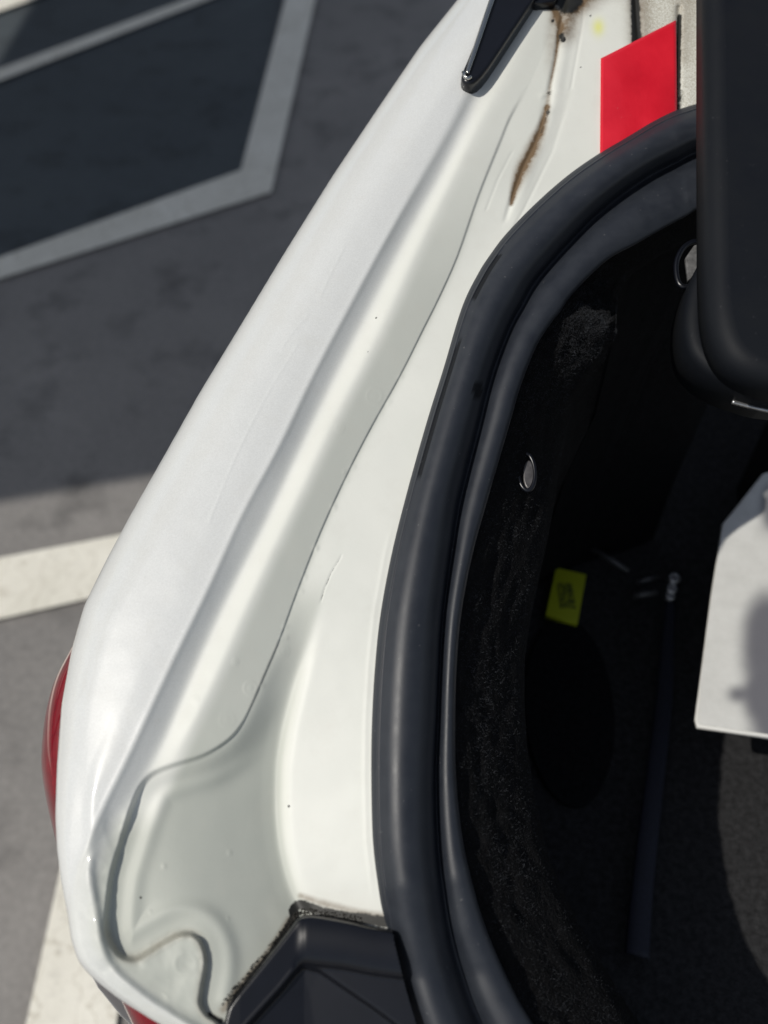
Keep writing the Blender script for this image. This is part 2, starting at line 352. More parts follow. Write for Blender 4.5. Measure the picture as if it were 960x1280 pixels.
# small trough at the foot of the recess wall, then a soft roll
LO += -0.0*np.exp(-(np.clip(dQ, 0, 99)/17)**2)*sstep((VV-880)/70)
LO += 1.5*np.exp(-((dQ-30)/11)**2)*sstep((VV-930)/50)
wd = 2.6 + 7*sstep((VV-905)/80)
wd = wd*(1-0.35*sstep((UU-215)/30)*sstep((VV-1150)/30))
ww = sstep((dQ + wd/2)/wd)
thin = sstep((VV-95)/60)                        # the lapped sheet begins near the window corner
UPR = UP
LOQ = LO
# above v 850 keep the lower sheet hanging on the seam level so that no cliff appears
seam_gap = 0.9*thin
qv = Qs[:, 1]; qo = np.argsort(qv); qu_row = np.interp(vv, qv[qo][:200], Qs[qo][:200, 0]); 
up_seam = np.array([np.interp(qu_row[j_], uu, UP[j_]) for j_ in range(len(vv))]); up_seam = np.convolve(np.pad(up_seam, 20, 'edge'), np.ones(41)/41, 'valid')[:, None]
e_row = np.interp(vv, Er[0], Er[1])[:, None]; fr = np.clip((UU-qu_row[:, None])/np.maximum(e_row-qu_row[:, None], 20), 0, 1.3)
LOs = up_seam - seam_gap + (-3.2-up_seam)*(1-(1-np.clip(fr, 0, 1))**1.6)
kb = sstep((VV-730)/130); gap2 = 0.9+1.4*sstep((VV-880)/70)+2.0*sstep((VV-965)/50)
near = np.exp(-(np.clip(dQ, 0, 999)/24)**2); LOQ = LOs*(1-kb) + (near*(UP-gap2)+(1-near)*LOQ)*kb
Hm = UP*(1-ww) + LOQ*ww
# rounded shoulder at the outer edge
dS = (UU-at(S, VV))*np.cos(np.arctan(np.abs(np.gradient(at(S, vv)))))[:, None]*0.42      # mm
rad = np.interp(vv, [0, 600, 900, 1060, 1150, 1300], [26, 24, 16, 7, 4, 4])[:, None]
x = np.clip(rad-dS, 0, rad*0.995); Hm = Hm - 0.85*(rad-np.sqrt(rad*rad-x*x))
# faint hollow line parallel to the outer shoulder
# crease with old sealant under the window corner, and further joints
dP, tP = sdf(Pc)
Hm += -1.1*np.exp(-(dP/3.0)**2)*(1-sstep((VV-240)/60)) + 0.8*np.exp(-((dP-9)/7)**2)*(1-sstep((VV-220)/80))
dP2, _ = sdf(np.array([(735, -60), (728, 30), (712, 120), (690, 190), (655, 262), (628, 310)], float)); Hm += -0.25*np.exp(-(dP2/2.0)**2)
dP3, _ = sdf(np.array([(640, 190), (622, 225), (608, 262)], float)); Hm += -0.2*np.exp(-(dP3/1.6)**2)
dJ, _ = sdf(np.array([(790, -110), (794, 0), (797, 50), (800, 120), (802, 200)], float))
Hm += -3.0*np.exp(-(dJ/5)**2)*sstep((UU-700)/30) - 1.2*sstep((UU-797)/6)*sstep((260-VV)/30)
dJ2, _ = sdf(np.array([(849, 10), (848, 60), (847, 150)], float)); Hm += -2.2*np.exp(-(dJ2/3.5)**2)
# slow waviness of pressed steel and brushed sealant on the rim
def field(s, seed):
    r = np.random.default_rng(seed); a = blur(r.standard_normal(UU.shape), s); return a/a.std()
n25, n8, n3 = field(26, 1), field(9, 2), field(3.2, 3)
Hm += 0.10*n25
rim = (1-ww)*sstep((VV-985)/50)*sstep((UU-at(Kr, VV)-6)/8)
Hm += rim*(0.20*n8 + 0.04*n3 - 0.0)
Hm += 0.09*n3*np.exp(-(dQ/7)**2)*sstep((VV-960)/60) + 0.035*n8
# weld dimples, paint nibs
def nib(u, v, r, a, ring=0.0):
    global Hm
    d = np.hypot(UU-u, VV-v); Hm = Hm + a*np.exp(-(d/r)**2) + 0.5*ring*np.exp(-((d-r*1.3)/(r*0.28))**2)
for u, v, r, a, g in [(232, 1205, 10, -0.35, 0.28), (199, 1250, 8, -0.2, 0.2), (180, 1222, 12, 0.2, 0), (122, 1085, 9, -0.3, 0.12), (118, 1140, 10, -0.25, 0.1), (134, 1207, 9, -0.35, 0.1),
                      (313, 860, 6, 0.25, 0.25), (327, 857, 4, 0.3, 0), (294, 827, 3, 0.2, 0.15), (244, 875, 3.5, 0.2, 0.12), (284, 900, 7, 0.12, 0.1), (468, 495, 7, 0.1, 0.14), (425, 535, 4, 0.1, 0.12), (355, 814, 5, 0.2, 0.12), (205, 1083, 2.5, 0.3, 0.1), (287, 1066, 2.5, 0.25, 0.1), (358, 797, 3, 0.25, 0.0), (285, 1148, 2, 0.2, 0), (188, 1140, 2, 0.2, 0), (680, 118, 4, 0.5, 0), (686, 140, 4, 0.5, 0), (712, 14, 7, 1.2, 0), (700, 24, 5, 1.0, 0), (704, 42, 5, 0.8, 0), (721, 6, 5, 1.0, 0), (430, 590, 2, 0.15, 0), (470, 397, 1.6, 0.2, 0)]:
    nib(u, v, r, a, g)
dsc, _ = sdf(np.array([(427, 695), (414, 716), (405, 738), (401, 752)], float)); Hm += -0.22*np.exp(-(dsc/1.2)**2)
dbead, _ = sdf(Qs[96:106]) if len(Qs) > 106 else (dQ, 0)
for k in range(26):                              # bead of sealer along the seam
    i = rng.integers(44, 66); q = Qs[i]; nib(q[0]+rng.normal(0, 1.5)+3, q[1]+rng.normal(0, 2), rng.uniform(2, 4), rng.uniform(0.08, 0.22))
# second sealing fold close beside the weatherstrip
dE = UU-at(Er, VV)
Hm += 0.15*np.exp(-((dE+9)/3.0)**2)*sstep((VV-640)/60)*sstep((1140-VV)/60)
for p_, a_ in (([(430, 310), (412, 345), (400, 372)], .12), ([(385, 395), (368, 412), (352, 436)], .12), ([(372, 430), (330, 500), (295, 570), (262, 650)], .10), ([(130, 790), (150, 745), (190, 650), (250, 540)], .08)):
    dz, _ = sdf(poly_smooth(p_, 4)); Hm += a_*np.exp(-(dz/2.2)**2)
outm = poly_smooth([(272, 1400), (276, 1300), (281, 1268), (288, 1252), (310, 1225), (345, 1182), (364, 1158), (372, 1148), (382, 1144), (400, 1145), (440, 1152), (475, 1160), (560, 1172), (640, 1180)], 5)
dm, _ = sdf(outm); im = inside(np.vstack([outm, [[640, 1500], [272, 1500]]])); Hm -= 9*sstep((np.where(im, np.abs(dm), 0)-5)/8)
# dirt masks
def line_mask(pts, wpx, fall=1.0):
    d, t = sdf(np.array(pts, float)); return np.clip(1-(np.abs(d)/wpx)**fall, 0, 1), t
def streak(pts, ws):
    d, t = sdf(poly_smooth(pts, 4)); wv = np.interp(t, np.linspace(0, 1, len(ws)), ws)
    return np.exp(-(np.abs(d)/wv)**2)
brown = 0.95*streak([(684, 134), (677, 160), (666, 186), (653, 212), (645, 232), (639, 255)], [3, 6, 8.5, 8.5, 6, 2.5])
brown += 0.6*streak([(699, 40), (694, 75), (688, 105), (684, 134)], [3, 1.6, 1.8, 3])
brown += 0.9*np.exp(-((UU-712)/16)**2-((VV-2)/24)**2) + 0.55*np.exp(-((UU-708)/14)**2-((VV-38)/18)**2)
brown += 0.65*streak([(640, 2), (670, 6), (692, 12), (700, 34)], [3, 4, 4, 4]) + 0.5*np.exp(-((UU-745)/30)**2-((VV+8)/9)**2)
brown += 0.55*streak([(279, 1262), (300, 1232), (335, 1190), (362, 1150)], [5, 4, 4, 5]) + 0.5*streak([(376, 1120), (410, 1131), (450, 1141), (480, 1146)], [4, 5, 5, 6])
brown += 0.30*np.exp(-((UU-690)/4)**2-((VV-24)/7)**2)
brown += 0.22*np.exp(-(dQ/9)**2)*sstep((VV-1140)/30) + 0.10*np.exp(-(dQ/5)**2)*sstep((VV-930)/40) + 0.35*np.exp(-(dQ/3)**2)*sstep((VV-790)/20)*sstep((900-VV)/20)*0.5
brown += 0.55*streak([(797, -60), (799, 50)], [16, 14]) + 0.3*streak([(860, -60), (852, 70)], [20, 14])
dark = 0.85*streak([(286, 1262), (300, 1238), (337, 1192), (368, 1145)], [4.5, 4, 4, 6]) + 0.95*streak([(366, 1138), (376, 1131), (400, 1139), (440, 1146), (500, 1156)], [6, 8, 7, 7, 10]) + 0.7*streak([(262, 1268), (276, 1276)], [4, 6])
dark += 1.1*streak([(792, -110), (794, 0), (796, 60)], [7, 6, 7]) + 0.95*streak([(849, 20), (848, 80), (847, 150)], [3.5, 3.5, 4.5])
dark += 1.2*np.exp(-((UU-710)/15)**2-((VV+2)/22)**2) + 0.75*np.exp(-((UU-702)/5)**2-((VV-46)/7)**2) + 0.75*streak([(640, -1), (668, 2), (692, 2)], [3, 3, 4])
dark += 0.75*np.exp(-((UU-685)/3.5)**2-((VV-140)/5)**2) + 0.62*np.exp(-((UU-686)/3)**2-((VV-116)/4)**2) + 0.5*streak([(683, 146), (676, 166)], [2, 2.5])
dark += 0.28*np.exp(-(dQ/1.6)**2)*thin*sstep((930-VV)/30) + 0.40*streak([(698, 50), (692, 90), (686, 130)], [1, 1, 1])
for u, v, r in [(176, 1122, 1.7), (257, 1122, 0), (361, 1008, 1.8), (470, 397, 1.6), (460, 440, 1.2), (738, 20, 1.8), (691, 26, 2), (705, 50, 2), (726, 84, 1.2), (663, 360, 0)]:
    if r: dark += 1.0*np.exp(-((UU-u)**2+(VV-v)**2)/r**2)
dark += 0.6*np.clip(1-np.abs(dsc)/1.4, 0, 1)
brown += 0.5*np.exp(-((UU-728)/22)**2-((VV-4)/12)**2) + 0.28*np.exp(-((UU-690)/10)**2-((VV-60)/40)**2)
dark += 0.6*np.exp(-((UU-722)/8)**2-((VV+4)/9)**2)
yell = 0.75*np.exp(-((UU-748)/7)**2-((VV-34)/10)**2)
sand = sstep((UU-800)/10)*sstep((210-VV)/30)*0.55 + 0.16*sstep((UU-740)/50)*sstep((30-VV)/40) + 0.20*np.exp(-((UU-800)/22)**2)*sstep((70-VV)/30)
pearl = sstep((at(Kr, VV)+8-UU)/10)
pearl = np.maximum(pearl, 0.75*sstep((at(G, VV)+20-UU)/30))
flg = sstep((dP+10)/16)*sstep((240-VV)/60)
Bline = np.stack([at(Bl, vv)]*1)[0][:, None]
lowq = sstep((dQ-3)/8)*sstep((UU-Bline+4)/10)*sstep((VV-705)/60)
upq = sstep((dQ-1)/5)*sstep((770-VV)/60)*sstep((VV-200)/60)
coat_shade = (1-pearl)*(1-np.clip(flg+lowq+upq, 0, 1))
Rl = np.interp(vv, Rr[0], Rr[1])[:, None]; coat_shade *= np.maximum(sstep((UU-Rl-2)/18), sstep((VV-1000)/50))
coat_shade = blur(coat_shade, 2.5)*(0.62+0.28*sstep((VV-850)/120))*(0.35+0.65*sstep((VV-160)/260))  # inner coat tone plus painted shading of the strip and recess
def samp(A, u, v):
    u = np.clip(np.asarray(u, float)-U0, 0, U1-U0-1.001); v = np.clip(np.asarray(v, float)-V0, 0, V1-V0-1.001)
    i = v.astype(int); j = u.astype(int); a = v-i; b = u-j
    return (A[i, j]*(1-a)*(1-b)+A[i+1, j]*a*(1-b)+A[i, j+1]*(1-a)*b+A[i+1, j+1]*a*b)
def Hs(u, v): return samp(Hm, u, v)*0.001

car = empty('white_car', (0.1, 1.2, 0))
tag(car, 'white car with its boot open, black rubber seal round the opening and red tail lamp', 'car')

rows = np.arange(V0+4, 1346, 1.9); nc = 430
sA = at(S, rows); eA = np.minimum(at(Er, rows)+14, 955)
sp = np.linspace(0, 1, nc); sp = 0.12*sp**2 + 0.88*sp             # denser towards the outer edge
GU = sA[:, None]+(eA-sA)[:, None]*sp[None]; GV = np.repeat(rows[:, None], nc, 1)
GH = Hs(GU, GV); GP = P(GU, GV, GH)
A = {k: samp(a, GU, GV) for k, a in (('pearl', pearl), ('dark', dark), ('brown', brown), ('yellow', yell), ('sand', sand), ('thin', coat_shade))}  # 'thin' carries the inner coat tone plus its painted shading
# the flank: rolls over the shoulder and drops to the sill
sk_d = np.array([0.004, 0.012, 0.025, 0.05, 0.09, 0.15, 0.22, 0.32, 0.45, 0.60, 0.72]); bul = np.array([0, .001, .003, .008, .014, .02, .022, .02, .012, 0.0, -.02])
def flank(edge):
    n = len(edge); tg = np.gradient(edge, axis=0); tg[:, 2] = 0; tg /= np.linalg.norm(tg, axis=1)[:, None]
    out = np.stack([tg[:, 1], -tg[:, 0], 0*tg[:, 0]], 1)
    for _ in range(30): out[1:-1] = (out[:-2]+out[1:-1]*2+out[2:])/4
    return out
edge = GP[:, 0, :]
outn = flank(edge); outn = -outn if outn[100, 0] > 0 else outn
wu_ = sstep((rows-1110)/70)[:, None]
SK = np.stack([edge + outn*b*(1-wu_) - np.array([0, 0, 1])*d + wu_*np.array([0.35, 0.95, 0])*min(d, 0.8) for d, b in zip(sk_d[::-1], bul[::-1])], 1)
ALL = np.concatenate([SK, GP], 1); m = ALL.shape[1]; ns = len(sk_d)
def ext(a, val): return np.concatenate([np.full((len(rows), ns), val, float), a], 1)
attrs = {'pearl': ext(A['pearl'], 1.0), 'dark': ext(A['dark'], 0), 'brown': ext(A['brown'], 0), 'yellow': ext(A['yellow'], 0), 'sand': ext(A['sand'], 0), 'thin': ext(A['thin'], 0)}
fc = grid_faces(len(rows), m, True)
panel = mesh('rear_quarter_panel', ALL.reshape(-1, 3), fc, M['paint'], car, True, attrs)
# face orientation: make it look up
if panel.data.polygons[len(fc)//2].normal.z < 0: panel.data.flip_normals()

# ---------------------------------------------------------------- boot seal
ST = [((1000, 96), (1000, 150), (1000, 215)), ((960, 106), (960, 163), (960, 232)), ((872, 130), (878, 184), (880, 258)), ((830, 145), (845, 199), (858, 270)), ((790, 168), (812, 216), (828, 286)), ((750, 192), (775, 241), (795, 305)),
      ((710, 220), (740, 270), (762, 323)), ((670, 255), (708, 303), (734, 348)), ((634, 292), (680, 334), (712, 372)), ((614, 318), (663, 356), (700, 390)), ((598, 343), (650, 380), (688, 405)), ((578, 385), (634, 410), (670, 434)),
      ((555, 461), (612, 468), (651, 482)), ((535, 525), (594, 535), (637, 530)), ((511, 610), (571, 622), (609, 626)), ((491, 690), (560, 695), (591, 692)), ((477, 765), (551, 765), (577, 765)), ((470, 830), (547, 830), (571, 830)),
      ((466, 900), (544, 900), (569, 900)), ((465, 970), (541, 970), (570, 970)), ((467, 1050), (542, 1042), (577, 1040)), ((474, 1110), (547, 1102), (588, 1095)), ((485, 1180), (558, 1172), (608, 1162)), ((500, 1240), (575, 1235), (640, 1235)), ((512, 1280), (591, 1278), (666, 1280)), ((535, 1345), (620, 1343), (705, 1338)), ((575, 1430), (665, 1420), (760, 1400))]
ST = np.array(ST, float)
Es, Vs, Is = (poly_smooth(ST[:, k], 9) for k in range(3))
ns_ = len(Es)
hE = Hs(Es[:, 0], np.clip(Es[:, 1], V0+5, 1340)); kk = np.ones(15)/15; hE = np.convolve(np.pad(hE, 7, 'edge'), kk, 'valid')
# section: (position across E..V = 0..1, V..I = 1..2, height mm)
SEC = [(0.10, -5), (0.0, -1.5), (-0.01, 1.0), (0.03, 3.2), (0.07, 4.5), (0.095, 5.6), (0.12, 5.7), (0.18, 7.4), (0.28, 10.0), (0.40, 11.6), (0.52, 11.9), (0.64, 11.0), (0.76, 8.9), (0.87, 5.4), (0.95, 1.6), (1.0, -2.6), (1.06, -5.5), (1.14, -5.0), (1.24, -1.2), (1.38, 1.6), (1.54, 2.9), (1.70, 3.1), (1.84, 2.2), (1.94, 0.6), (2.0, -1.8), (1.97, -5), (1.86, -9)]
sv = poly_smooth(SEC, 5); V_ = []; wet = []
arc = np.arange(ns_)
for (s, h) in sv:
    a = np.where(s <= 1, 1, 0)
    uv = Es + (Vs-Es)*s if s <= 1 else Vs + (Is-Vs)*(s-1)
    # towards the camera-left part the inner lip lies a little lower
    drop = 0.0045*sstep((uv[:, 1]-420)/220)*(1-0.4*sstep((uv[:, 1]-1030)/150))*(sstep((s-1.02)/0.2) if s > 1 else 0)
    V_.append(P(uv[:, 0], uv[:, 1], hE + 0.001*h - drop))
    wu = np.zeros(ns_)
    d1 = np.exp(-((uv[:, 0]-597)/7)**2 - ((uv[:, 1]-487)/11)**2)*1.5
    d2 = ((s > 0.10) & (s < 0.19) & (h > 0)) * (((uv[:, 1] > 428) & (uv[:, 1] < 600)) | ((uv[:, 1] > 318) & (uv[:, 1] < 375)))
    wet.append(np.clip(np.where(d1 > 0.6, 1, 0)*0.85 + d2*0.8, 0, 1))
V_ = np.array(V_).transpose(1, 0, 2); wet = np.array(wet).T
nse = V_.shape[1]
seal = mesh('boot_seal', V_.reshape(-1, 3), grid_faces(ns_, nse, True), M['rubber'], car, True, {'wet': wet})
if Vector(seal.data.polygons[(ns_//2)*(nse-1)+60].normal).dot(Vector(DN)) < 0: seal.data.flip_normals()
seal['label'] = 'black rubber weatherstrip with two rolls'

# ---------------------------------------------------------------- boot interior
FLOOR = 0.66
WI = [(1010, 240), (970, 262), (890, 290), (868, 300), (842, 312), (815, 326), (790, 345), (775, 362), (770, 382), (769, 400), (768, 420), (757, 447), (726, 492), (705, 545), (692, 636), (678, 705), (664, 768), (656, 832), (657, 900), (664, 972), (678, 1040), (694, 1092), (724, 1155), (768, 1230), (800, 1278), (850, 1335), (905, 1400)]
WI = poly_smooth(WI, 9); TI = Is + (Vs-Is)*0.25
cross = np.linspace(0, 1, 34); LW = []
nz = np.random.default_rng(5)
for c in cross:
    uv = TI + (WI-TI)*c; h = (-0.007 - 0.050*c**1.25 - 0.012*(c > .9)*(c-.9)/.1)*(1-0.55*np.exp(-((np.arange(ns_)-86)/17.0)**2))
    LW.append(P(uv[:, 0], uv[:, 1], hE + h))
LW = np.array(LW).transpose(1, 0, 2)
rough = blur(nz.standard_normal((ns_, 34)), 1.2); LW += rough[..., None]*DN*0.0035
last = LW[:, -1]; low = []
for d, o in ((0.02, 0.0), (0.06, 0.0), (0.12, 0.01), (0.2, 0.015), (0.3, 0.02), (0.45, 0.02)):
    q = last.copy(); q[:, 2] = np.maximum(q[:, 2]-d, FLOOR-0.01); q[:, 0] -= o; low.append(q)
LW2 = np.concatenate([LW, np.array(low).transpose(1, 0, 2)], 1)
liner = mesh('side_liner', LW2.reshape(-1, 3), grid_faces(ns_, LW2.shape[1], True), M['carpet'], car)
if liner.data.polygons[(ns_//2)*(LW2.shape[1]-1)+10].normal.z < 0: liner.data.flip_normals()
liner['label'] = 'black felt lining of the boot side'
def lerpgrid(Gd, i, j):
    i0 = np.clip(i.astype(int), 0, Gd.shape[0]-2); j0 = np.clip(j.astype(int), 0, Gd.shape[1]-2); a = (i-i0)[:, None]; b = (j-j0)[:, None]
    return Gd[i0, j0]*(1-a)*(1-b)+Gd[i0+1, j0]*a*(1-b)+Gd[i0, j0+1]*(1-a)*b+Gd[i0+1, j0+1]*a*b
nf = 34000
fi = rng.uniform(30, ns_-8, nf); fj = rng.uniform(2, 33, nf)
fi[26000:] = np.clip(rng.normal(88, 12, 8000), 50, 125); fj[26000:] = np.clip(rng.normal(24, 7, 8000), 3, 33)  # extra pale fibres packed here to look like a sunlit patch
p0 = lerpgrid(LW, fi, fj)
gi = lerpgrid(LW, np.clip(fi+1, 0, ns_-1.01), fj)-p0; gj = lerpgrid(LW, fi, np.clip(fj+0.9, 0, 32.99))-p0
nr = np.cross(gi, gj); nr /= np.linalg.norm(nr, axis=1)[:, None]+1e-9; nr *= np.sign(nr[:, 2:3]+1e-9)
dirv = nr*0.45 + rng.normal(0, 0.8, (nf, 3)); dirv /= np.linalg.norm(dirv, axis=1)[:, None]
cl = blur(nz.standard_normal((ns_, 34)), 1.6); cl = cl/cl.std(); cd = lerpgrid(cl[..., None], fi, fj)[:, 0]
ln = (rng.uniform(0.0007, 0.0019, nf)*np.clip(0.9+0.4*cd, 0.3, 1.7))[:, None]; sd = np.cross(dirv, rng.normal(0, 1, (nf, 3))); sd /= np.linalg.norm(sd, axis=1)[:, None]
wdt = 0.00009
fv = np.stack([p0 - sd*wdt, p0 + sd*wdt, p0 + dirv*ln], 1).reshape(-1, 3)
fib = mesh('lining_fibres', fv, np.arange(nf*3).reshape(-1, 3), M['fibre'], car, False); fib['kind'] = 'stuff'

# floor mat, seat back, far side and rear sill of the boot
fx0, fx1, fy0, fy1 = -0.12, 0.95, -0.05, 0.95
gx = np.linspace(fx0, fx1, 70); gy = np.linspace(fy0, fy1, 60); X, Y = np.meshgrid(gx, gy)
zz = FLOOR + 0.003*np.interp(blur(rng.standard_normal((60, 70)), 3), [-.3, .3], [-1, 1])
ed_y = edge[::-1, 1]; ed_x = edge[::-1, 0]; oo = np.argsort(ed_y); X = np.maximum(X, np.interp(Y, ed_y[oo], ed_x[oo])+0.05)
mesh('floor_mat', np.stack([X, Y, zz], -1).reshape(-1, 3), grid_faces(60, 70, False), simple('floor_carpet', (0.026, 0.026, 0.027), 0.95, spec=0.15, nscale=200, namt=0.5, bsc=500, bamt=0.8, bdist=0.002), car)
def box(name, x0, x1, y0, y1, z0, z1, mat, parent, bev=0.004):
    return prism(name, [(x0, y0, z1), (x1, y0, z1), (x1, y1, z1), (x0, y1, z1)], (0, 0, z0-z1), mat, parent, bev)
box('seat_back', 0.2, 0.97, 0.90, 0.98, 0.60, 1.19, M['carpet'], car, 0.02)
box('far_side_lining', 0.95, 1.0, -0.02, 0.9, 0.60, 1.0, M['carpet'], car, 0.01)

# round cutout with a metal clip in the lining
def near_liner(u, v):
    i = np.argmin(np.hypot(TI[:, 0]+(WI-TI)[:, 0]*0.5-u, TI[:, 1]+(WI-TI)[:, 1]*0.5-v)); c = (u-TI[i, 0])/(WI[i, 0]-TI[i, 0])
    return LW[i, int(np.clip(c*33, 0, 33))]
def pix_of(p):
    d = np.asarray(p)-CAM; z = d@fwd; return 480+F*d[0]/z, 640-F*(d@upv)/z
h_of = lambda p: float((np.asarray(p)-DC)@DN)
q = near_liner(659, 590); hq = h_of(q)
ang = np.linspace(0, 2*math.pi, 28, endpoint=False)
hole = empty('lining_clip', q); hole.parent = car; hole.matrix_parent_inverse = car.matrix_world.inverted()
tube('clip_rim', P(658+11*np.cos(ang)*0.95+1.2*np.sin(ang), 590+23*np.sin(ang), hq+0.003+0*ang), 0.0013, M['plastic'], hole, 8, True)
prism('clip_plate', P(661+7*np.cos(ang), 593+18*np.sin(ang), hq+0.0035+0*ang), -DN*0.002, simple('clip_steel', (0.10, 0.095, 0.095), 0.35, metal=0.3, nscale=300, namt=0.4), hole, 0.0008)
q2 = P(860, 328, -0.035)

# hinge cover: arm of the boot lid
arm = empty('lid_hinge', P(930, 420, 0.0)); arm.parent = car; arm.matrix_parent_inverse = car.matrix_world.inverted()
arm['label'] = 'dark hinge arm standing in front of the boot opening'
M['arm'] = None
def arm_mat():
    m, t, b, N, K = mat_base('scuffed_hinge_plastic')
    n = geo_noise(t, 30, 6, 0.7); n2 = geo_noise(t, 260, 4, 0.7); n3 = geo_noise(t, 1200, 2)
    c = ramp(t, n.outputs[0], [(0.3, (0.0035, 0.0048, 0.008)), (0.7, (0.0065, 0.0078, 0.010))]).outputs[0]
    c = mix(t, ramp(t, n2.outputs[0], [(0.66, 0.0), (0.74, 0.35)]).outputs[0], c, (0.07, 0.07, 0.075)); K(c, b.inputs['Base Color'])
    b.inputs['Roughness'].default_value = 0.62; b.inputs['Specular IOR Level'].default_value = 0.2; bump(t, b, [(n2.outputs[0], 0.1, 0.0005), (n3.outputs[0], 0.15, 0.0002)]); return m
M['arm'] = arm_mat()
HA = 0.075
def capsule_bar(name, us, vs, ue, h0, h1, mat, parent, thick=0.02, bev=0.008):
    pass
bar = poly_smooth([(884, -260), (885, -60), (886, 120), (887, 240), (888, 330), (892, 390), (904, 430), (926, 456), (962, 472), (1010, 480), (1090, 470), (1090, 200), (1090, -260)], 3, True)
prism('hinge_arm', P(bar[:, 0], bar[:, 1], HA + np.zeros(len(bar))), -DN*0.020, M['arm'], arm, 0.009, 6)
lobe = poly_smooth([(888, 310), (870, 338), (860, 372), (858, 405), (864, 434), (880, 455), (902, 470), (932, 482), (985, 494), (1040, 480), (1040, 330), (930, 300)], 3, True)
prism('hinge_bracket', P(lobe[:, 0], lobe[:, 1], 0.006+0*lobe[:, 0]), -DN*0.03, M['arm'], arm, 0.006, 4)
gl = poly_smooth([(915, 506), (930, 510), (950, 515), (985, 522)], 4)
tube('hinge_edge', P(gl[:, 0], gl[:, 1]-4, -0.012+0*gl[:, 0]), 0.0016, M['steel'], arm, 6)
lp = poly_smooth([(872, 302), (856, 308), (846, 326), (846, 346), (852, 358), (866, 356), (880, 340), (886, 315)], 3, True)
tube('hinge_loop', P(lp[:, 0], lp[:, 1], -0.012+0*lp[:, 0]), 0.0016, M['plastic'], arm, 8, True)
tab = [(857, 322), (868, 306), (885, 300), (890, 330), (876, 338), (860, 350)]
prism('hinge_tab', P([p[0] for p in tab], [p[1] for p in tab], -0.013+np.zeros(6)), -DN*0.003, simple('grey_felt_tab', (0.10, 0.10, 0.10), 0.8, nscale=300, namt=0.5), arm, 0.0008)

# ---------------------------------------------------------------- red sticker
def drape(name, corners, mat, parent, lift=0.0006, n=24):
    c = np.array(corners, float); a = np.linspace(0, 1, n); Aa, Bb = np.meshgrid(a, a, indexing='ij')
    top = c[0]+(c[1]-c[0])*Bb[..., None]; bot = c[3]+(c[2]-c[3])*Bb[..., None]; uv = top+(bot-top)*Aa[..., None]
    h = Hs(uv[..., 0], uv[..., 1]); h = blur(h, 4)+lift
    pts = P(uv[..., 0], uv[..., 1], h)
    under = P(uv[..., 0], uv[..., 1], h-0.0005)
    V = np.concatenate([pts.reshape(-1, 3), under.reshape(-1, 3)]); f = grid_faces(n, n, True).tolist()+grid_faces(n, n, False, n*n).tolist()
    ring = [i for i in range(n)]+[i*n+n-1 for i in range(1, n)]+[(n-1)*n+i for i in range(n-2, -1, -1)]+[i*n for i in range(n-2, 0, -1)]
    for i in range(len(ring)):
        p, q_ = ring[i], ring[(i+1) % len(ring)]; f.append([p, q_, q_+n*n, p+n*n])
    o = mesh(name, V, f, mat, parent)
    bm = bmesh.new(); bm.from_mesh(o.data); bmesh.ops.recalc_face_normals(bm, faces=bm.faces[:]); bm.to_mesh(o.data); bm.free()
    return o
st = drape('warning_sticker', [(751, 73), (845, 25), (846.5, 142), (750, 196)], M['red'], car, 0.0012)
st['label'] = 'plain red reflective sticker'

# ---------------------------------------------------------------- side window moulding tip
def hh(pts, add): return P([p[0] for p in pts], [p[1] for p in pts], np.array([float(Hs(p[0], max(p[1], V0+5)))+add for p in pts]))
mould = empty('window_moulding', P(600, 60, 0.01)); mould.parent = car; mould.matrix_parent_inverse = car.matrix_world.inverted()
hm = 0.0165
ol = [(650, -110), (613, -8), (592, 55), (580, 84), (577, 94), (580, 101), (588, 103), (598, 98), (612, 82), (640, 40), (668, -2), (720, -80), (745, -120)]
ol2 = poly_smooth(ol, 2)
prism('moulding_body', P(ol2[:, 0], ol2[:, 1], hm-0.002+0*ol2[:, 0]), -DN*0.012, M['plastic'], mould, 0.0022, 4)
cs = poly_smooth([(655, -110), (617, -8), (598, 48), (587, 80), (583, 92)], 4)
tube('chrome_strip', P(cs[:, 0]+1, cs[:, 1], hm-0.0008+0*cs[:, 0]), np.linspace(0.0020, 0.0012, len(cs)), M['chrome'], mould, 8)
tube('tip_cap', P([579, 581, 585, 589], [90, 96, 98, 96], hm-0.001+np.zeros(4)), 0.0011, M['chrome'], mould, 8)
gr = [(600, 92), (596, 86), (605, 66), (622, 30), (640, -6), (675, -80), (690, -80), (652, -6), (630, 40), (612, 76)]
# corner of the rear window above
rw = [(650, -2), (672, 3), (694, 1), (702, -14), (700, -100), (760, -200), (690, -200)]
prism('window_corner', hh(rw, 0.006), -DN*0.008, M['plastic'], car, 0.0012)

# ---------------------------------------------------------------- black lamp-side trim in the lower corner
tu = np.arange(268, 540, 1.4); tv = np.arange(1118, 1400, 1.4); TU, TV = np.meshgrid(tu, tv)
UU_, VV_ = UU, VV
UU, VV = TU, TV
outl = poly_smooth([(272, 1400), (276, 1300), (281, 1268), (288, 1252), (310, 1225), (345, 1182), (364, 1158), (372, 1148), (382, 1144), (400, 1145), (440, 1152), (475, 1160), (560, 1172), (640, 1180)], 5)
dO, _ = sdf(outl); inO = inside(np.vstack([outl, [[640, 1500], [272, 1500]]])); dO = np.where(inO, np.abs(dO), -np.abs(dO))
lL, _ = sdf(np.array([(376, 1148), (345, 1190), (288, 1262), (272, 1300)], float)); 
inn = np.array([(378, 1208), (400, 1214), (470, 1262), (560, 1330), (560, 1450), (250, 1450), (250, 1350), (312, 1280), (352, 1236), (368, 1216)], float)
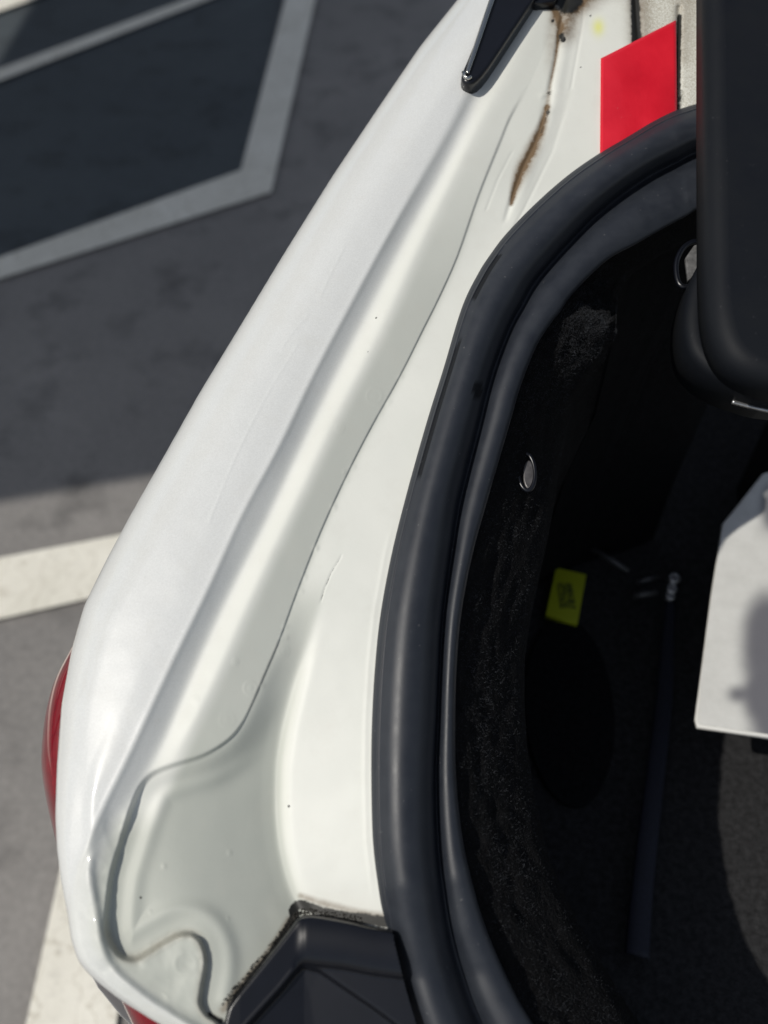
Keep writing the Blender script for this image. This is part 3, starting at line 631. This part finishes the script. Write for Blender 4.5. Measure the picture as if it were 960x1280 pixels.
inI = inside(inn); dI, _ = sdf(np.vstack([inn, inn[:1]])); dI = np.where(inI, np.abs(dI), -np.abs(dI))
dT, _ = sdf(np.array([(340, 1140), (382, 1146), (440, 1153), (475, 1160), (640, 1182)], float)); dT = np.abs(dT)
# rolled upper border and flat chamfered left border
leftb = np.exp(-0)*sstep((385-TU - (TV-1150)*0.05)/16)
roll = 5.5*np.sqrt(np.clip(1-((dT-26)/34)**2, 0, 1)) - 1.0
leftp = 3.5 + 0.0*dO - 0.06*np.clip(TV-1150, 0, 200)*0.2 - 1.2*np.clip(1-dO/6, 0, 1)**2
Ht = roll*(1-leftb) + leftp*leftb
Ht = Ht*(1-sstep((dI+2)/5)) + (-4.0 - 0.02*np.clip(dI, 0, 200))*sstep((dI+2)/5)
Ht = Ht + 0.7*np.exp(-((dI+2.5)/1.8)**2)*sstep((384-TU)/8)
Ht = blur(Ht, 1.2) - 6.0*np.clip(1-np.clip(dO, 0, 9)/4.0, 0, 1)**2
UU, VV = UU_, VV_
base = np.interp(TU, [270, 300, 380, 480, 540], [-7, -7.5, -11, -11, -11])
TH = (base+Ht+3)*0.001
TH = np.where(dO < 0, TH-0.004, TH); TP = P(TU, TV, TH)
keep = (dO > -1.5) & (TU < at(Er, TV)+9); q4 = grid_faces(len(tv), len(tu), True); kf = keep.ravel()[q4].all(1)
trim = mesh('lamp_trim_cover', TP.reshape(-1, 3), q4[kf], M['plastic'], car)
bm = bmesh.new(); bm.from_mesh(trim.data); bmesh.ops.delete(bm, geom=[v for v in bm.verts if not v.link_faces], context='VERTS'); bm.to_mesh(trim.data); bm.free()
if trim.data.polygons[500].normal.z < 0: trim.data.flip_normals()
trim['label'] = 'black plastic cover with rolled edge'
# grit packed along the cover's edge
gv, gf = [], []
for k in range(300):
    i = rng.integers(14, 52); p = outl[i]; t_ = outl[i+1]-outl[i-1]; t_ = t_/np.linalg.norm(t_); nn = np.array([t_[1], -t_[0]])
    if nn[1] > 0: nn = -nn
    p = p + nn*rng.uniform(1, 8) + t_*rng.uniform(-6, 6)
    c = P(p[0], p[1], float(Hs(p[0], min(p[1], 1340)))+0.0004); r = rng.uniform(0.0002, 0.0006); b0 = len(gv)
    for a in ((1, 0, 0), (-1, 0, 0), (0, 1, 0), (0, -1, 0), (0, 0, 1), (0, 0, -1)): gv.append(c+np.array(a)*r*rng.uniform(0.6, 1.3, 3))
    for f in ((0, 2, 4), (2, 1, 4), (1, 3, 4), (3, 0, 4), (2, 0, 5), (1, 2, 5), (3, 1, 5), (0, 3, 5)): gf.append([b0+x for x in f])
grit = mesh('grit', np.array(gv), gf, simple('dark_grit', (0.035, 0.033, 0.028), 0.8, nscale=900, namt=0.9), car, False); grit['kind'] = 'stuff'

# ---------------------------------------------------------------- tail lamp lenses
lampL = poly_smooth([(128, 770), (100, 795), (84, 820), (68, 852), (58, 888), (53, 925), (52, 958), (57, 995), (66, 1035), (76, 1075), (90, 1110)], 5)
ins = poly_smooth([(160, 775), (150, 800), (140, 830), (130, 860), (120, 890), (115, 925), (115, 958), (115, 995), (120, 1035), (125, 1075), (130, 1110)], 5)
sec = []
for f_, h in ((1.0, -0.028), (0.6, -0.030), (0.35, -0.033), (0.18, -0.038), (0.07, -0.045), (0.0, -0.056), (0.0, -0.070)):
    uv = lampL+(ins-lampL)*f_; sec.append(P(uv[:, 0], uv[:, 1], h+0*uv[:, 0]))
o6 = sec[-1]
for d in (0.03, 0.07, 0.11, 0.14): sec.append(o6 + np.array([0.02*(d/0.14)**2, 0, -d]))
sec = np.array(sec).transpose(1, 0, 2)
tl = mesh('tail_light', sec.reshape(-1, 3), grid_faces(sec.shape[0], sec.shape[1], True), M['lens'], car); tl['label'] = 'deep red curved tail lamp lens'
if tl.data.polygons[30].normal.z < 0: tl.data.flip_normals()
l2 = poly_smooth([(146, 1236), (158, 1262), (178, 1300), (215, 1350), (280, 1400)], 5); i2 = poly_smooth([(170, 1225), (200, 1240), (250, 1270), (310, 1310), (370, 1340)], 5)
sec = []
for f_, h in ((1.0, -0.014), (0.6, -0.016), (0.3, -0.020), (0.12, -0.026), (0.0, -0.036), (-0.02, -0.05)):
    uv = l2+(i2-l2)*f_; sec.append(P(uv[:, 0], uv[:, 1], h+0*uv[:, 0]))
o6 = sec[-1]
for d in (0.04, 0.1, 0.16): sec.append(o6+np.array([0.01, 0.01, -d]))
sec = np.array(sec).transpose(1, 0, 2)
tl2 = mesh('tail_light', sec.reshape(-1, 3), grid_faces(sec.shape[0], sec.shape[1], True), M['lens'], car); tl2['label'] = 'red lamp lens below the rear corner'
if tl2.data.polygons[20].normal.z < 0: tl2.data.flip_normals()

# ---------------------------------------------------------------- things in the boot
def ZP(pts, z): return np.array([Z(p[0], p[1], z) for p in pts])
# yellow label stuck on the mat
def label_mat():
    m, t, b, N, K = mat_base('yellow_printed_label')
    tc = N('ShaderNodeTexCoord'); sx = N('ShaderNodeSeparateXYZ'); K(tc.outputs['Generated'], sx.inputs[0])
    def band(src, lo, hi):
        a = N('ShaderNodeMath'); a.operation = 'GREATER_THAN'; K(src, a.inputs[0]); a.inputs[1].default_value = lo
        b_ = N('ShaderNodeMath'); b_.operation = 'LESS_THAN'; K(src, b_.inputs[0]); b_.inputs[1].default_value = hi
        c_ = N('ShaderNodeMath'); c_.operation = 'MULTIPLY'; K(a.outputs[0], c_.inputs[0]); K(b_.outputs[0], c_.inputs[1]); return c_.outputs[0]
    k = N('ShaderNodeMath'); k.operation = 'MULTIPLY'; K(band(sx.outputs[0], 0.32, 0.66), k.inputs[0]); K(band(sx.outputs[1], 0.25, 0.72), k.inputs[1])
    n = geo_noise(t, 250, 2); nn = ramp(t, n.outputs[0], [(0.4, 0.3), (0.55, 1.0)])
    k2 = N('ShaderNodeMath'); k2.operation = 'MULTIPLY'; K(k.outputs[0], k2.inputs[0]); K(nn.outputs[0], k2.inputs[1])
    K(mix(t, k2.outputs[0], (0.42, 0.47, 0.01), (0.09, 0.11, 0.01)), b.inputs['Base Color']); b.inputs['Roughness'].default_value = 0.6
    return m
lab = prism('yellow_label', ZP([(695, 709), (733, 718), (722, 779), (682, 769)], FLOOR+0.012), (0, 0, -0.006), label_mat(), car, 0.0005)
lab['label'] = 'small yellow sticker with dark print'

# white board standing up in the sun
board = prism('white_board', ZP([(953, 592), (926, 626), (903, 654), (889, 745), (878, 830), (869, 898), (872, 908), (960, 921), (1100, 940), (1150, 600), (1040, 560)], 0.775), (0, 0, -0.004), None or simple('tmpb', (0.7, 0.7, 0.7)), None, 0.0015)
def board_mat():
    m, t, b, N, K = mat_base('white_board_paper')
    tc = N('ShaderNodeTexCoord'); mp = N('ShaderNodeMapping'); K(tc.outputs['Object'], mp.inputs[0]); mp.inputs['Scale'].default_value = (11, 8, 1)
    n = N('ShaderNodeTexNoise'); n.inputs['Scale'].default_value = 1.0; n.inputs['Detail'].default_value = 1.0; K(mp.outputs[0], n.inputs['Vector'])
    n2 = geo_noise(t, 60, 5)
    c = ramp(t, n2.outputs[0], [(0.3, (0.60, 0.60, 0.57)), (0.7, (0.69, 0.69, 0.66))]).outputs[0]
    a = N('ShaderNodeAttribute'); a.attribute_name = 'print'  # this attribute holds the painted shadow patches
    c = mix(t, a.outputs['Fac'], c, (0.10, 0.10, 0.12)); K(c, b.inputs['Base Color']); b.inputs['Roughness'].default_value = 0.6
    bump(t, b, [(n2.outputs[0], 0.15, 0.002)]); return m
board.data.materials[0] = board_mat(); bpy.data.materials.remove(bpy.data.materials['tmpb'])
# grey cast shadows painted on its face, on a sheet of finer mesh just above it
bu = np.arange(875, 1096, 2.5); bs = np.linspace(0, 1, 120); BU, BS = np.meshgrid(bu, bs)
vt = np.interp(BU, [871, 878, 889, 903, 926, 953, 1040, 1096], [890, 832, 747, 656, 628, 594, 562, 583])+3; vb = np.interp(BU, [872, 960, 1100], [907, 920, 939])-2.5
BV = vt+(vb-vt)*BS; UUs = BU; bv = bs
board_shade = np.zeros(BU.shape)
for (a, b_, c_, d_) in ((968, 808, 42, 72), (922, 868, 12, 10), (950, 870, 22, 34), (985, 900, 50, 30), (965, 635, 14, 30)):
    board_shade = np.maximum(board_shade, 1-np.clip((((np.abs(UUs-a)/c_)**2.6+(np.abs(BV-b_)/d_)**2.6)-0.45)/0.9, 0, 1))
board_shade = blur(board_shade, 2.0, 2.0)
face = mesh('board_shade_sheet', np.array([Z(a, b_, 0.7756) for a, b_ in zip(UUs.ravel(), BV.ravel())]), grid_faces(len(bv), len(bu), True), board.data.materials[0], board, True, {'print': board_shade*0.92})  # 'print' carries the painted shadow patches
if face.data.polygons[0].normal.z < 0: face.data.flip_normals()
board.name = 'white_board'
sb = box('storage_box', 0.365, 0.60, 0.45, 0.63, FLOOR+0.003, 0.770, M['carpet'], None, 0.01); tag(sb, 'black felt box under the white board in the boot', 'box')
tag(board, 'white board with soft painted shadow patches lying in the sun in the open boot', 'board')

# black oval disc on the mat, painted in place of a recess's shade
oa = np.linspace(0, 2*math.pi, 40, endpoint=False)
pk = ZP([(712+56*math.cos(a)+8*math.sin(a), 890+118*math.sin(a)) for a in oa], FLOOR+0.006)
pko = prism('pocket_shade', pk, (0, 0, -0.004), simple('pocket_shade_black', (0.010, 0.010, 0.011), 0.95, spec=0.05, nscale=300, namt=0.5), car, 0.001); pko['label'] = 'oval disc darkened like a shaded pocket in the boot floor'
# webbing strap with buckle
strap = empty('luggage_strap', Z(835, 760, FLOOR)); tag(strap, 'dark navy strap with a metal buckle lying on the boot floor', 'strap')
M['web'] = simple('navy_webbing', (0.009, 0.011, 0.022), 0.7, nscale=400, namt=0.4)
M['dull'] = simple('dull_black_metal', (0.09, 0.09, 0.09), 0.4, metal=0.4)
sc = poly_smooth([(838, 748), (834, 800), (830, 870), (820, 960), (808, 1060), (800, 1140), (796, 1195)], 5)
ctr = np.array([Z(p[0], p[1], FLOOR+0.018) for p in sc])
tube('webbing', ctr, np.interp(np.arange(len(ctr)), [0, 8, len(ctr)-1], [0.004, 0.007, 0.009]), M['web'], strap, 10, False, 0.35, np.array([0, 0, 1.0]))
for k, (a, b_, r) in enumerate([(842, 723, 5), (839, 736, 4.5), (837, 745, 4)]):
    pts = np.array([Z(a+r*math.cos(x_), b_+r*0.75*math.sin(x_), FLOOR+0.028-0.003*k) for x_ in ang])
    tube('buckle_ring', pts, 0.0030, M['steel'], strap, 6, True, 1, np.array([0, 0, 1.0]))
for (a, b_, c_, d_, r) in [(791, 745, 822, 740, 0.0032), (796, 728, 824, 720, 0.0026), (737, 684, 786, 714, 0.0028)]:
    tube('buckle_bar', np.array([Z(a, b_, FLOOR+0.02), Z((a+c_)/2, (b_+d_)/2, FLOOR+0.022), Z(c_, d_, FLOOR+0.02)]), r, M['dull'], strap, 8, False, 1, np.array([0, 0, 1.0]))

# ---------------------------------------------------------------- unseen canopy, added only to cast the ground shade beside the car
can = empty('shade_caster', (-2.9, 3.0, 0)); tag(can, 'grey flat shade caster on side posts, added unseen left of the car for its shadow', 'added_shade_caster')
cm = simple('shade_caster_metal', (0.3, 0.31, 0.32), 0.5, nscale=20)
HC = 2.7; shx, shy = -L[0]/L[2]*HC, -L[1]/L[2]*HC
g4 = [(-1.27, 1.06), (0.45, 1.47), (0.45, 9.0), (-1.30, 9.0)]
prism('shade_caster_roof', [(a-shx, b-shy, HC) for a, b in g4], (0, 0, 0.06), cm, can, 0.004)
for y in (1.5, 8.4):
    prism('shade_caster_post', [(x_-shx, y_-shy, 0) for x_, y_ in ((-1.29, y), (-1.19, y), (-1.19, y+0.1), (-1.29, y+0.1))], (0, 0, HC-0.004), cm, can, 0.004)
# rear bumper and body below the flank of the white car
bc = GP[-1, :, :][::20]; bot = [q + np.array([0, -0.0, -0.02]) for q in bc]
bp = np.stack([np.stack([q + np.array([0.1*d, 0.4*d-b*0, -d]) for d, b in ((0.0, 0), (0.01, .002), (0.03, 0.004), (0.15, 0.01), (0.3, 0.02), (0.55, 0.02))]) for q in bc])
bumper = mesh('rear_apron', bp.reshape(-1, 3), grid_faces(len(bc), 6), M['lens'], car)
